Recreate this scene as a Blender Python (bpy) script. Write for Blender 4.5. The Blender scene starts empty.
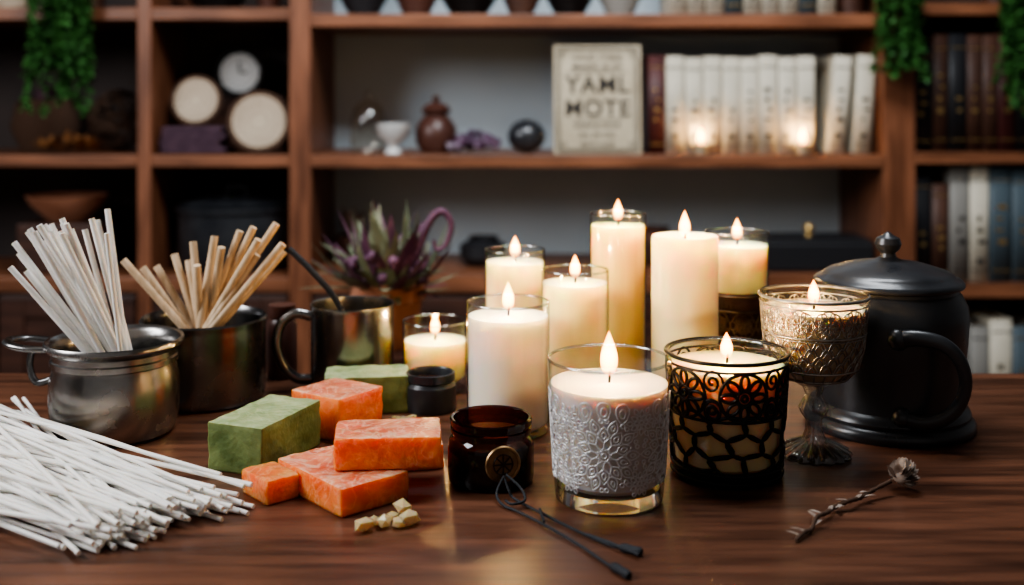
import bpy, bmesh, math, random
from math import sin, cos, pi, radians, sqrt, atan2
from mathutils import Vector, Matrix, noise
random.seed(7)
T = 0.75            # table top height
CAMH = 0.26         # camera above table
S = bpy.context.scene

# ------------------------------------------------------------------ materials
def nt(name):
    m = bpy.data.materials.new(name); m.use_nodes = True
    n = m.node_tree; n.nodes.clear()
    o = n.nodes.new('ShaderNodeOutputMaterial')
    return m, n, o
def ramp(n, stops):
    r = n.nodes.new('ShaderNodeValToRGB'); e = r.color_ramp.elements
    while len(e) < len(stops): e.new(0.5)
    for i, (p, c) in enumerate(stops):
        e[i].position = p; e[i].color = (c[0], c[1], c[2], 1)
    return r
def pbr(name, col, rough=0.5, metal=0.0, col2=None, nscale=30, stretch=(1,1,1), bump=0.0, bscale=None,
        sss=0, sssr=(1,.5,.25), sscale=.01, trans=0, coat=0, ior=1.45, rvar=0, lo=.35, hi=.65, spec=None, detail=6, vein=None, bdist=.002):
    m, n, o = nt(name)
    b = n.nodes.new('ShaderNodeBsdfPrincipled'); n.links.new(b.outputs[0], o.inputs[0])
    b.inputs['Base Color'].default_value = (*col, 1)
    b.inputs['Roughness'].default_value = rough
    b.inputs['Metallic'].default_value = metal
    b.inputs['IOR'].default_value = ior
    b.inputs['Transmission Weight'].default_value = trans
    b.inputs['Coat Weight'].default_value = coat
    b.inputs['Coat Roughness'].default_value = .12
    if spec is not None: b.inputs['Specular IOR Level'].default_value = spec
    if sss:
        b.inputs['Subsurface Weight'].default_value = sss
        b.inputs['Subsurface Radius'].default_value = sssr
        b.inputs['Subsurface Scale'].default_value = sscale
    tc = n.nodes.new('ShaderNodeTexCoord'); mp = n.nodes.new('ShaderNodeMapping')
    mp.inputs['Scale'].default_value = stretch
    n.links.new(tc.outputs['Object'], mp.inputs[0])
    no = n.nodes.new('ShaderNodeTexNoise'); no.inputs['Scale'].default_value = nscale
    no.inputs['Detail'].default_value = detail
    n.links.new(mp.outputs[0], no.inputs[0])
    colout = None
    if col2:
        r = ramp(n, [(lo, col), (hi, col2)])
        n.links.new(no.outputs['Fac'], r.inputs[0]); colout = r.outputs[0]
    if vein:   # pale crackled veins
        vo = n.nodes.new('ShaderNodeTexNoise'); vo.inputs['Scale'].default_value = vein[1]; vo.inputs['Detail'].default_value = 8
        vo.inputs['Distortion'].default_value = 2.5
        n.links.new(mp.outputs[0], vo.inputs[0])
        vr = ramp(n, [(.44,(0,0,0)),(.5,(1,1,1)),(.56,(0,0,0))]); n.links.new(vo.outputs['Fac'], vr.inputs[0])
        mu = n.nodes.new('ShaderNodeMath'); mu.operation='MULTIPLY'; mu.inputs[1].default_value=vein[2]; n.links.new(vr.outputs[0], mu.inputs[0])
        mx = n.nodes.new('ShaderNodeMixRGB'); mx.inputs[2].default_value = (*vein[0],1); mx.inputs[1].default_value=(*col,1)
        n.links.new(mu.outputs[0], mx.inputs[0])
        if colout: n.links.new(colout, mx.inputs[1])
        colout = mx.outputs[0]
    if colout: n.links.new(colout, b.inputs['Base Color'])
    if rvar:
        mr = n.nodes.new('ShaderNodeMapRange')
        mr.inputs['To Min'].default_value = max(0, rough-rvar); mr.inputs['To Max'].default_value = rough+rvar
        n.links.new(no.outputs['Fac'], mr.inputs[0]); n.links.new(mr.outputs[0], b.inputs['Roughness'])
    if bump:
        n2 = n.nodes.new('ShaderNodeTexNoise'); n2.inputs['Scale'].default_value = bscale or nscale
        n2.inputs['Detail'].default_value = 5
        n.links.new(mp.outputs[0], n2.inputs[0])
        bp = n.nodes.new('ShaderNodeBump'); bp.inputs['Strength'].default_value = bump
        bp.inputs['Distance'].default_value = bdist
        n.links.new(n2.outputs['Fac'], bp.inputs['Height']); n.links.new(bp.outputs[0], b.inputs['Normal'])
    return m
def thin_glass(name, tint=(.985,.99,.99), edge=(.50,.54,.55), rough=.02, boost=.95, base=.05):
    m, n, o = nt(name)
    tr = n.nodes.new('ShaderNodeBsdfTransparent'); gl = n.nodes.new('ShaderNodeBsdfGlossy')
    gl.inputs['Roughness'].default_value = rough
    lw = n.nodes.new('ShaderNodeLayerWeight'); lw.inputs['Blend'].default_value = .5
    r = ramp(n, [(0.55, tint), (.97, edge)])
    n.links.new(lw.outputs['Facing'], r.inputs[0]); n.links.new(r.outputs[0], tr.inputs[0])
    pw = n.nodes.new('ShaderNodeMath'); pw.operation = 'POWER'; pw.inputs[1].default_value = 4.0
    n.links.new(lw.outputs['Facing'], pw.inputs[0])
    mu = n.nodes.new('ShaderNodeMath'); mu.operation = 'MULTIPLY_ADD'; mu.inputs[1].default_value = boost; mu.inputs[2].default_value = base
    mu.use_clamp = True
    n.links.new(pw.outputs[0], mu.inputs[0])
    mx = n.nodes.new('ShaderNodeMixShader')
    n.links.new(mu.outputs[0], mx.inputs[0]); n.links.new(tr.outputs[0], mx.inputs[1]); n.links.new(gl.outputs[0], mx.inputs[2])
    n.links.new(mx.outputs[0], o.inputs[0])
    return m
def flame_mat():
    m, n, o = nt('flame')
    tc = n.nodes.new('ShaderNodeTexCoord'); sx = n.nodes.new('ShaderNodeSeparateXYZ')
    n.links.new(tc.outputs['Generated'], sx.inputs[0])
    r = ramp(n, [(0, (1,.26,.03)), (.22, (1,.54,.12)), (.5, (1,.66,.22)), (1, (1,.38,.05))])
    s = ramp(n, [(0, (.10,)*3), (.22, (.7,)*3), (.5, (1,)*3), (1, (.5,)*3)])
    n.links.new(sx.outputs[2], r.inputs[0]); n.links.new(sx.outputs[2], s.inputs[0])
    lw = n.nodes.new('ShaderNodeLayerWeight'); lw.inputs['Blend'].default_value = .5
    er = ramp(n, [(0,(1,1,1)), (.40,(.85,.60,.36)), (1,(.30,.06,.006))])
    n.links.new(lw.outputs['Facing'], er.inputs[0])
    mc = n.nodes.new('ShaderNodeMixRGB'); mc.blend_type='MULTIPLY'; mc.inputs[0].default_value=1
    n.links.new(r.outputs[0], mc.inputs[1]); n.links.new(er.outputs[0], mc.inputs[2])
    mu = n.nodes.new('ShaderNodeMath'); mu.operation = 'MULTIPLY'; mu.inputs[1].default_value = 11
    n.links.new(s.outputs[0], mu.inputs[0])
    em = n.nodes.new('ShaderNodeEmission'); n.links.new(mc.outputs[0], em.inputs[0]); n.links.new(mu.outputs[0], em.inputs[1])
    tr = n.nodes.new('ShaderNodeBsdfTransparent'); ad = n.nodes.new('ShaderNodeAddShader')
    n.links.new(em.outputs[0], ad.inputs[0]); n.links.new(tr.outputs[0], ad.inputs[1]); n.links.new(ad.outputs[0], o.inputs[0])
    return m

M = {}
M['table'] = pbr('table_walnut', (.038,.015,.009), .34, col2=(.175,.070,.037), nscale=9, stretch=(1.0,10,10), bump=.12, bscale=16, rvar=.1, lo=.3, hi=.74, detail=10)
M['wood'] = pbr('shelf_wood', (.12,.045,.021), .42, col2=(.25,.10,.05), nscale=7, stretch=(1,9,9), bump=.08)
M['woodv'] = pbr('post_wood', (.11,.04,.019), .42, col2=(.23,.09,.045), nscale=7, stretch=(9,9,1), bump=.08)
M['wood_dk'] = pbr('dark_wood', (.03,.012,.008), .5, col2=(.07,.028,.017), nscale=7, stretch=(1,9,9))
M['backp'] = pbr('back_panel_grey', (.46,.55,.60), .7, col2=(.54,.62,.67), nscale=3)
M['backd'] = pbr('back_panel_dark', (.035,.027,.025), .7, col2=(.06,.042,.036), nscale=5)
M['wall'] = pbr('wall_paint', (.22,.22,.22), .85, col2=(.26,.26,.26), nscale=4)
M['floor'] = pbr('floor_wood', (.06,.03,.018), .5, col2=(.11,.055,.03), nscale=5, stretch=(8,1,1))
M['ceil'] = pbr('ceiling_paint', (.4,.4,.4), .9)
M['glass'] = thin_glass('clear_glass')
M['rim'] = thin_glass('glass_rim', (.9,.93,.93), (.5,.55,.55), .05, .7, .28)
M['stem'] = thin_glass('crystal_stem', (.86,.88,.88), (.35,.37,.38), .06, .75, .22)
M['glassa'] = thin_glass('amber_glass', (.30,.10,.045), (.03,.012,.008), .03, .9, .05)
M['glassy'] = thin_glass('smoky_glass', (.95,.92,.86), (.5,.44,.37), .04, .9, .06)
M['gbase'] = pbr('solid_glass', (.93,.96,.97), .02, trans=1, ior=1.48)
M['wax_w'] = pbr('wax_white', (.92,.86,.74), .35, sss=1, sssr=(1,.66,.34), sscale=.024, bump=.03)
M['wax_c'] = pbr('wax_cream', (.96,.80,.46), .35, sss=1, sssr=(1,.62,.22), sscale=.038, bump=.03)
M['wax_y'] = pbr('wax_yellow', (.96,.68,.25), .35, sss=1, sssr=(1,.58,.16), sscale=.042, bump=.03)
M['wax_l'] = pbr('wax_lilac', (.64,.57,.52), .4, sss=1, sssr=(1,.6,.3), sscale=.012, bump=.03)
M['wax_a'] = pbr('wax_amber', (.82,.58,.30), .35, sss=1, sssr=(1,.55,.2), sscale=.02, bump=.03)
M['wax_g'] = pbr('wax_taupe', (.62,.50,.36), .4, sss=1, sssr=(1,.6,.3), sscale=.012, bump=.03)
M['wick'] = pbr('burnt_wick', (.02,.012,.008), .9)
M['flame'] = flame_mat()
M['silver'] = pbr('silver_lace', (.80,.80,.80), .38, .45, bump=.1, bscale=500)
M['blackm'] = pbr('black_metal', (.012,.011,.011), .38, .6, bump=.1, bscale=200)
M['bronze'] = pbr('aged_bronze', (.24,.17,.10), .4, .9, col2=(.09,.06,.04), nscale=60)
M['pewter'] = pbr('pewter_relief', (.44,.42,.38), .38, .9, col2=(.19,.17,.15), nscale=80)
M['steel'] = pbr('worn_steel', (.20,.195,.19), .25, 1, col2=(.40,.385,.37), nscale=25, rvar=.1, bump=.2, bscale=40)
M['steeld'] = pbr('dark_steel', (.13,.13,.135), .25, 1, col2=(.32,.31,.30), nscale=18, rvar=.12, bump=.3, bscale=30)
M['stick'] = pbr('white_wick_stick', (.76,.73,.68), .6, col2=(.86,.83,.78), nscale=40, sss=.15, sscale=.002)
M['dowel'] = pbr('wood_dowel', (.52,.36,.21), .6, col2=(.72,.54,.36), nscale=30, stretch=(6,6,1))
M['black'] = pbr('black_enamel', (.016,.0175,.021), .3, 0, col2=(.032,.034,.038), nscale=20, rvar=.1, bump=.12, bscale=60, spec=.75)
M['terra'] = pbr('terracotta', (.30,.12,.065), .8, col2=(.42,.19,.11), nscale=20, bump=.2)
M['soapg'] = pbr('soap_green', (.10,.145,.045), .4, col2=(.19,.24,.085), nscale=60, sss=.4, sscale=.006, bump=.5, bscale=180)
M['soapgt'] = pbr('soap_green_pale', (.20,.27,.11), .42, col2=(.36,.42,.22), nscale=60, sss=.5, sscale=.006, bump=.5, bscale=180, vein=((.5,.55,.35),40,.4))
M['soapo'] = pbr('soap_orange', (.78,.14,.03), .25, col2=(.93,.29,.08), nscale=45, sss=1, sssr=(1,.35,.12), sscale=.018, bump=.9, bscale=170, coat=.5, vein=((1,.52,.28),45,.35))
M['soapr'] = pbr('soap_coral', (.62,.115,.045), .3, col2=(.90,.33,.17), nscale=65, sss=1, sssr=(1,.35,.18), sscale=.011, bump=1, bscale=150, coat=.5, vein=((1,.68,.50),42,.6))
M['resin'] = pbr('resin_crystal', (.92,.70,.40), .12, sss=.8, sssr=(1,.7,.3), sscale=.006, coat=.5, trans=.45)
M['cord'] = pbr('black_cord', (.012,.014,.018), .6, bump=.5, bscale=900)
M['brass'] = pbr('old_brass', (.42,.27,.13), .4, .9, col2=(.16,.1,.05), nscale=90)
M['dkliq'] = pbr('dark_balm', (.03,.012,.008), .25)
M['cream'] = pbr('cream_cover', (.46,.42,.33), .7, col2=(.56,.51,.41), nscale=15)
M['signp'] = pbr('aged_sign_card', (.40,.335,.23), .75, col2=(.52,.445,.32), nscale=12)
M['page'] = pbr('book_pages', (.5,.43,.32), .9)
M['ink'] = pbr('dark_ink', (.03,.025,.022), .8)
M['burg'] = pbr('burgundy_cover', (.05,.012,.011), .55, col2=(.075,.018,.016), nscale=20)
M['brownc'] = pbr('brown_cover', (.045,.02,.013), .55, col2=(.07,.03,.018), nscale=20)
M['blackc'] = pbr('black_cover', (.012,.012,.014), .5)
M['bluec'] = pbr('slate_blue_cover', (.06,.085,.10), .6)
M['greyc'] = pbr('grey_cover', (.2,.19,.17), .6)
M['gold'] = pbr('gilt', (.45,.3,.12), .4, .8)
M['leaf'] = pbr('green_leaf', (.02,.075,.015), .5, col2=(.045,.145,.03), nscale=30)
M['leafg'] = pbr('grey_green_leaf', (.13,.16,.09), .55, col2=(.30,.31,.2), nscale=30)
M['leafp'] = pbr('purple_leaf', (.08,.028,.06), .55, col2=(.19,.08,.13), nscale=30)
M['purple'] = pbr('purple_cloth', (.05,.025,.04), .9, col2=(.085,.045,.065), nscale=80)
M['amethyst'] = pbr('amethyst', (.05,.025,.05), .3, col2=(.12,.065,.11), nscale=40)
M['white'] = pbr('white_ceramic', (.6,.6,.58), .25, coat=.3)
M['cutwood'] = pbr('cut_wood', (.36,.28,.2), .7, col2=(.47,.38,.28), nscale=8)
M['bark'] = pbr('bark', (.07,.035,.02), .9, bump=.4)
M['twig'] = pbr('twig', (.02,.015,.012), .8)
M['rust'] = pbr('dried_rust', (.2,.07,.02), .8, col2=(.3,.13,.04), nscale=40)
M['dry'] = pbr('dried_flower', (.16,.1,.07), .6, col2=(.4,.33,.28), nscale=120, bump=.3)
M['brclay'] = pbr('brown_clay', (.07,.028,.02), .35)
M['tin'] = pbr('tealight_tin', (.6,.5,.35), .35, .8)

# ------------------------------------------------------------------ mesh builder
class MB:
    def __init__(s): s.v=[]; s.f=[]; s.m=[]; s.s=[]
    def add(s, vs, fs, mi=0, smooth=True, Mx=None):
        b = len(s.v)
        if Mx is not None: vs = [Mx @ Vector(v) for v in vs]
        s.v += [tuple(v) for v in vs]
        for f in fs:
            s.f.append([i+b for i in f]); s.m.append(mi); s.s.append(smooth)
        return s
    def lathe(s, prof, mi=0, seg=48, Mx=None, flute=None, smooth=True):
        runs=[[prof[0]]]
        for i in range(1, len(prof)):
            runs[-1].append(prof[i])
            if i < len(prof)-1:
                a=Vector(prof[i])-Vector(prof[i-1]); b=Vector(prof[i+1])-Vector(prof[i])
                if a.length>1e-7 and b.length>1e-7 and a.angle(b)>radians(38):
                    runs.append([prof[i]])
        for run in runs:
            vs=[];fs=[];rings=[]
            for (r,z) in run:
                if r<1e-6:
                    rings.append([len(vs)]); vs.append((0,0,z))
                else:
                    st=len(vs)
                    for k in range(seg):
                        a=2*pi*k/seg; rr=r
                        if flute: rr=r*(1+flute[1]*abs(sin(flute[0]*a/2))-flute[1]/2)
                        vs.append((rr*cos(a),rr*sin(a),z))
                    rings.append(list(range(st,st+seg)))
            for A,B in zip(rings,rings[1:]):
                for k in range(seg):
                    k2=(k+1)%seg
                    if len(A)==1 and len(B)==1: continue
                    if len(A)==1: fs.append([A[0],B[k2],B[k]])
                    elif len(B)==1: fs.append([A[k],A[k2],B[0]])
                    else: fs.append([A[k],A[k2],B[k2],B[k]])
            s.add(vs,fs,mi,smooth,Mx)
        return s
    def tube(s, pts, r, mi=0, seg=8, closed=False, Mx=None, flat=1.0):
        pts=[Vector(p) for p in pts]; n=len(pts)
        rs = r if isinstance(r,(list,tuple)) else [r]*n
        vs=[];fs=[]; up=None
        for i,p in enumerate(pts):
            if closed: t=pts[(i+1)%n]-pts[i-1]
            else: t=pts[min(i+1,n-1)]-pts[max(i-1,0)]
            if t.length<1e-9: t=Vector((0,0,1))
            t.normalize()
            if up is None:
                up=Vector((0,0,1)) if abs(t.z)<.9 else Vector((1,0,0))
            sd=t.cross(up)
            if sd.length<1e-5: sd=t.cross(Vector((.3,.9,.1)))
            sd.normalize(); up=sd.cross(t).normalized()
            for k in range(seg):
                a=2*pi*k/seg
                vs.append(p+sd*cos(a)*rs[i]+up*sin(a)*rs[i]*flat)
        m = n if closed else n-1
        for i in range(m):
            j=(i+1)%n
            for k in range(seg):
                k2=(k+1)%seg
                fs.append([i*seg+k,i*seg+k2,j*seg+k2,j*seg+k])
        s.add(vs,fs,mi,True,Mx)
        if not closed:
            s.add(vs[:seg],[list(range(seg))[::-1]],mi,False,Mx)
            s.add(vs[-seg:],[list(range(seg))],mi,False,Mx)
        return s
    def box(s, c, size, mi=0, bev=0, rot=0, Mx=None, bseg=2, topmi=None):
        bm=bmesh.new(); bmesh.ops.create_cube(bm,size=1)
        for v in bm.verts: v.co=Vector((v.co.x*size[0],v.co.y*size[1],v.co.z*size[2]))
        if bev: bmesh.ops.bevel(bm,geom=bm.edges[:],offset=bev,segments=bseg,profile=.5,affect='EDGES')
        R=Matrix.Translation(c)@Matrix.Rotation(rot,4,'Z')
        if Mx is not None: R=Mx@R
        bm.verts.ensure_lookup_table()
        vs=[v.co.copy() for v in bm.verts]
        bm.normal_update()
        f1=[[v.index for v in f.verts] for f in bm.faces if topmi is None or f.normal.z<.9]
        s.add(vs,f1,mi,False,R)
        if topmi is not None:
            s.add(vs,[[v.index for v in f.verts] for f in bm.faces if f.normal.z>=.9],topmi,False,R)
        bm.free(); return s
    def ball(s, c, r, mi=0, sc=(1,1,1), sub=2, jit=0, smooth=True, rot=0):
        bm=bmesh.new(); bmesh.ops.create_icosphere(bm,subdivisions=sub,radius=1)
        vs=[]
        for v in bm.verts:
            k=1+random.uniform(-jit,jit)
            vs.append(Vector((v.co.x*sc[0]*r*k,v.co.y*sc[1]*r*k,v.co.z*sc[2]*r*k)))
        fs=[[v.index for v in f.verts] for f in bm.faces]
        s.add(vs,fs,mi,smooth,Matrix.Translation(c)@Matrix.Rotation(rot,4,'Z')); bm.free(); return s
    def leaf(s, base, d, length, width, mi=0, bend=.2, n=4, thick=0):
        d=Vector(d).normalized(); up=Vector((0,0,1))
        sd=d.cross(up)
        if sd.length<.05: sd=Vector((1,0,0))
        sd.normalize(); nm=sd.cross(d).normalized()
        base=Vector(base); vs=[];fs=[]
        for i in range(n+1):
            t=i/n; w=width*sin(pi*min(1,.12+.88*t))**.8*.5 if i<n else 0.0
            c=base+d*length*t-nm*bend*length*t*t
            vs+= [c+sd*w, c+nm*-thick*(1-t), c-sd*w]
        for i in range(n):
            a=i*3;b=a+3
            fs+=[[a,a+1,b+1,b],[a+1,a+2,b+2,b+1]]
        s.add(vs,fs,mi,True); return s
    def build(s,name,mats,parent=None,loc=(0,0,0),rot=(0,0,0)):
        me=bpy.data.meshes.new(name); me.from_pydata(s.v,[],s.f)
        for m in mats: me.materials.append(M[m])
        me.polygons.foreach_set('material_index',s.m); me.polygons.foreach_set('use_smooth',s.s)
        me.update(); o=bpy.data.objects.new(name,me); S.collection.objects.link(o)
        o.location=loc; o.rotation_euler=rot
        if parent: o.parent=parent
        return o
def empty(name,loc=(0,0,0),rz=0):
    o=bpy.data.objects.new(name,None); o.empty_display_size=.05; o.location=loc; o.rotation_euler=(0,0,rz)
    S.collection.objects.link(o); return o
def smooth_pts(pts,n=6):
    P=[Vector(p) for p in pts]; out=[]
    for i in range(len(P)-1):
        p0=P[max(i-1,0)];p1=P[i];p2=P[i+1];p3=P[min(i+2,len(P)-1)]
        for k in range(n):
            t=k/n
            out.append(.5*((2*p1)+(-p0+p2)*t+(2*p0-5*p1+4*p2-p3)*t*t+(-p0+3*p1-3*p2+p3)*t**3))
    out.append(P[-1]); return out

# ------------------------------------------------------------------ room
def room_box(name,c,s,mat):
    return MB().box(c,s).build(name,[mat])
room_box('floor',(0,.56,-.025),(4.4,4.5,.05),'floor')
room_box('ceiling',(0,.56,2.725),(4.4,4.5,.05),'ceil')
room_box('wall_back',(0,2.66,1.35),(4.24,.08,2.7),'wall')
room_box('wall_left',(-2.16,.6,1.35),(.08,4.2,2.7),'wall')
room_box('wall_right',(2.16,.6,1.35),(.08,4.2,2.7),'wall')

# ------------------------------------------------------------------ table
tb=MB(); tb.box((0,.70,T-.02),(1.9,.70,.04),0,.004)
for x in(-.88,.88):
    for y in(.40,1.0): tb.box((x,y,(T-.04)/2),(.06,.06,T-.04),0,.004)
tb.box((0,.40,T-.08),(1.7,.02,.08)); tb.box((0,1.0,T-.08),(1.7,.02,.08))
tb.build('wooden_table',['table'])

# ------------------------------------------------------------------ bookcase  (front at Y=2.2)
YF,YB=2.2,2.5
bc=MB()
def hboard(x0,x1,z1,z0,mi=0,yf=YF): bc.box(((x0+x1)/2,(yf+YB)/2,T+(z0+z1)/2),(x1-x0,YB-yf,z1-z0),mi,.002)
def post(x0,x1,zb=-.75,zt=1.15,yf=YF,mi=1): bc.box(((x0+x1)/2,(yf+YB)/2,T+(zb+zt)/2),(x1-x0,YB-yf,zt-zb),mi,.002)
post(-1.34,-1.30); post(1.30,1.34)
post(-.75,-.722); post(-.446,-.402); post(.742,.808)
for (x0,x1) in((-1.3,-.75),(-.722,-.446)):
    hboard(x0,x1,.15,.126); hboard(x0,x1,.445,.42); hboard(x0,x1,-.095,-.125); hboard(x0,x1,.75,.725)
for z1,z0 in((.432,.406),(.15,.125),(-.088,-.125),(.72,.694)):
    hboard(-.402,.742,z1,z0,yf=YF-.006)
for z1,z0 in((.455,.43),(.155,.132),(-.11,-.136),(.75,.725),(-.40,-.426)):
    hboard(.808,1.3,z1,z0)
bc.box((0,(YF+YB)/2,T+1.165),(2.72,.30,.03),0,.003)
bc.box((0,(YF+YB)/2,.04),(2.6,.28,.08),0)
bc.box((.17,YB-.004,T+.2),(1.144,.008,1.9),2)
bc.box((-.87,YB-.004,T+.2),(.86,.008,1.9),3)
bc.box((1.05,YB-.004,T+.2),(.49,.008,1.9),3)
def door(x0,x1):
    cx=(x0+x1)/2; w=x1-x0
    bc.box((cx,YF+.012,T-.395),(w-.006,.018,.53),4,.003)
    for s_ in(-1,1): bc.box((cx+s_*(w/2-.03),YF+.001,T-.395),(.05,.008,.52),4,.002)
    for zz in(-.155,-.635): bc.box((cx,YF+.001,T+zz),(w-.11,.008,.04),4,.002)
    bc.ball((cx+w/2-.03,YF-.012,T-.25),.011,5)
door(-1.3,-1.03);door(-1.03,-.75);door(-.722,-.446);door(-.402,-.02);door(-.02,.36);door(.36,.742)
bc.build('bookcase',['wood','woodv','backp','backd','wood_dk','gold'])

# ------------------------------------------------------------------ books
BM=['cream','page','ink','burg','brownc','blackc','bluec','greyc','gold']
def books(name,x0,z,specs,yf=2.235):
    b=MB(); x=x0
    for (w,h,mi,lean,d) in specs:
        Mx=Matrix.Translation((x+w/2,yf,T+z))@Matrix.Rotation(lean,4,'Y')
        if lean: Mx=Matrix.Translation((x+w/2+abs(h*sin(lean))*.5,yf,T+z+abs(sin(lean))*w/2))@Matrix.Rotation(lean,4,'Y')
        t=.003
        vs=[];n=8
        for k in range(n+1):
            a=pi*k/n; vs.append((-w/2*cos(a),-.005*sin(a),0)); 
        for k in range(n+1):
            a=pi*k/n; vs.append((-w/2*cos(a),-.005*sin(a),h))
        fs=[[k,k+1,n+2+k,n+1+k] for k in range(n)]+[list(range(n+1))[::-1],list(range(n+1,2*n+2))]
        b.add(vs,fs,mi,True,Mx)
        b.box((-w/2+t/2,d/2,h/2),(t,d,h),mi,0,0,Mx); b.box((w/2-t/2,d/2,h/2),(t,d,h),mi,0,0,Mx)
        b.box((0,d/2,h/2),(w-2*t,d-.008,h-.008),1,0,0,Mx)
        ac = 2 if mi in(0,7) else 8
        for zz,hh in((.1,.002),(.88,.002)):
            b.box((0,-.0035,h*zz),(w*.8,.004,hh),ac,0,0,Mx)
        for q in range(random.randint(2,4)):
            b.box((random.uniform(-.1,.1)*w,-.0045,h*(.35+.1*q)),(w*random.uniform(.15,.4),.002,h*random.uniform(.02,.05)),ac,0,0,Mx)
        if mi==0: b.box((0,-.0045,h*.18),(w*.35,.002,h*.05),2,0,0,Mx)
        x+=w+random.uniform(.001,.003)+ (abs(h*sin(lean)) if lean else 0)
    return b.build(name,BM)
sp=[(.036,.2,3,0,.14)]
for i in range(8): sp.append((.0360,.195+.007*random.random(),0,0,.14))
books('book_row',.276,.1505,sp)
books('book_row',.634,.1505,[(.036,.198,0,.07,.14)])
books('book_row',.688,.1505,[(.036,.2,0,.05,.14)])
sp=[]
for i in range(9): sp.append((.036,.2,0 if i%4!=3 else 6,0,.14))
books('book_row',.32,.4325,sp)
sp=[(random.choice((.03,.036,.042)),random.uniform(.215,.245),random.choice((3,4,5,4,5)),0,.14) for i in range(11)]
books('book_row',.812,.1555,sp)
sp=[(w,h,m,0,.14) for w,h,m in((.04,.22,5),(.034,.2,4),(.04,.235,7),(.038,.235,0),(.045,.235,6),(.04,.23,6),(.05,.235,5),(.04,.22,7),(.04,.22,4),(.04,.22,5))]
books('book_row',.812,-.1095,sp)
sp=[(w,h,m,0,.14) for w,h,m in((.04,.2,5),(.034,.2,4),(.04,.215,7),(.038,.2,7),(.045,.215,0),(.04,.2,6),(.05,.2,7),(.04,.21,7),(.04,.2,4),(.04,.2,5))]
books('book_row',.812,-.3995,sp)

# ------------------------------------------------------------------ sign
sg=empty('vintage_text_sign',(.172,2.205,T+.151))
sg.rotation_euler=(radians(-4),0,0)
b=MB(); b.box((0,.006,.110),(.176,.01,.220),0,.002)
for q,wd in((.080,.0028),(.075,.0014)):
    for (c,s_) in (((0,0,.110+q+.024),(2*q,.001,wd)),((0,0,.110-q-.024),(2*q,.001,wd)),((-q,0,.110),(wd,.001,2*q+.048)),((q,0,.110),(wd,.001,2*q+.048))):
        b.box(c,s_,1)
b.box((0,0,.166),(.12,.001,.0014),1); b.box((0,0,.070),(.1,.001,.0014),1)
for sx_ in(-1,1):
    for zz in(.020,.200):
        b.tube([(sx_*.068+.005*cos(t*pi/6),0,zz+.005*sin(t*pi/6)) for t in range(12)],.0008,1,4,True)
b.build('board',['signp','ink'],sg)
def text(s,z,size,off=0,x=0):
    cu=bpy.data.curves.new('lettering','FONT'); cu.body=s; cu.size=size; cu.align_x='CENTER'; cu.offset=off; cu.extrude=.0004
    cu.space_character=1.08
    cu.materials.append(M['ink']); o=bpy.data.objects.new('lettering',cu); S.collection.objects.link(o)
    o.parent=sg; o.location=(x,.0003,z); o.rotation_euler=(pi/2,0,0)
text('HAND THREE',.190,.016,.0002); text('MAGIC & OF',.171,.017,.0002)
text('YAML',.124,.049,.0008); text('MOTE',.077,.047,.0008)
text('SOAP & WICK',.053,.014,.0002); text('No 24 CO.',.034,.015,.0002); text('BATH LOVE',.016,.012,.0002)

# ------------------------------------------------------------------ shelf decor
def obj(name,b,mats,loc=(0,0,0),rot=(0,0,0)): return b.build(name,mats,None,loc,rot)
zs=T+.1515
b=MB(); b.lathe([(0,0),(.034,0),(.036,.004),(.037,.06),(.03,.09),(.012,.108),(.006,.112),(.008,.122),(0,.128)],0)
obj('glass_cloche',b,['glassy'],(-.30,2.30,zs))
b=MB(); b.lathe([(0,0),(.018,0),(.016,.005),(.008,.012),(.012,.02),(.03,.035),(.036,.06),(.033,.06),(.026,.036),(0,.024)],0)
obj('white_ceramic_cup',b,['white'],(-.243,2.25,zs))
b=MB(); b.lathe([(0,0),(.03,0),(.042,.02),(.043,.05),(.03,.07),(.022,.078),(.03,.083),(.032,.088),(.02,.1),(.006,.104),(.009,.114),(0,.12)],0)
obj('brown_lidded_vase',b,['brclay'],(-.158,2.29,zs))
b=MB()
for i in range(30):
    x=random.uniform(-.05,.05); b.ball((x,random.uniform(-.03,.03),.010+random.uniform(0,.032)*(1-abs(x)/.06)),random.uniform(.009,.015),0,(1,1,.9),1,.2,False)
obj('amethyst_cluster',b,['amethyst'],(-.075,2.26,zs+.003))
b=MB(); b.ball((0,0,.034),.034,0,(1.15,1,1),3); obj('polished_stone_egg',b,['black'],(.03,2.27,zs))
def flame(parent,z,h,w,power,name='flame',lean=0):
    b=MB(); pr=[(0,0)]
    for i in range(1,13):
        t=i/13; pr.append((w*sin(pi*t**.72)**.9*(1-.25*t),h*t))
    pr.append((0,h)); b.lathe(pr,0,20)
    o=b.build(name,['flame'],parent,(lean,0,z))
    L=bpy.data.lights.new('flame_light','POINT'); L.energy=power; L.color=(1,.60,.24); L.shadow_soft_size=w*.5
    lo=bpy.data.objects.new('flame_light',L); S.collection.objects.link(lo); lo.parent=parent; lo.location=(lean,0,z+h*.42)
for x in(.380,.585):
    e=empty('tealight_candle',(x,2.214,zs))
    b=MB(); b.lathe([(0,0),(.014,0),(.0145,.018),(.0138,.018),(.0135,.014),(0,.014)],0); b.build('cup',['tin'],e)
    b=MB(); b.tube([(0,0,.014),(0,0,.022)],.0008); b.build('wick',['wick'],e)
    flame(e,.019,.034,.0062,.34)
b=MB()
for i in range(4):
    b.box((random.uniform(-.006,.006),0,.007+i*.0135),(.135-.01*(i%2),.09,.0125),0,.0055,0,None,3)
obj('folded_cloth_stack',b,['purple'],(-.65,2.27,zs))
b=MB(); b.box((0,0,.057),(.2,.07,.114),0,.004); b.box((0,0,.112),(.206,.076,.01),0,.003)
obj('storage_box',b,['wood_dk'],(-.60,2.43,zs))
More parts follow.
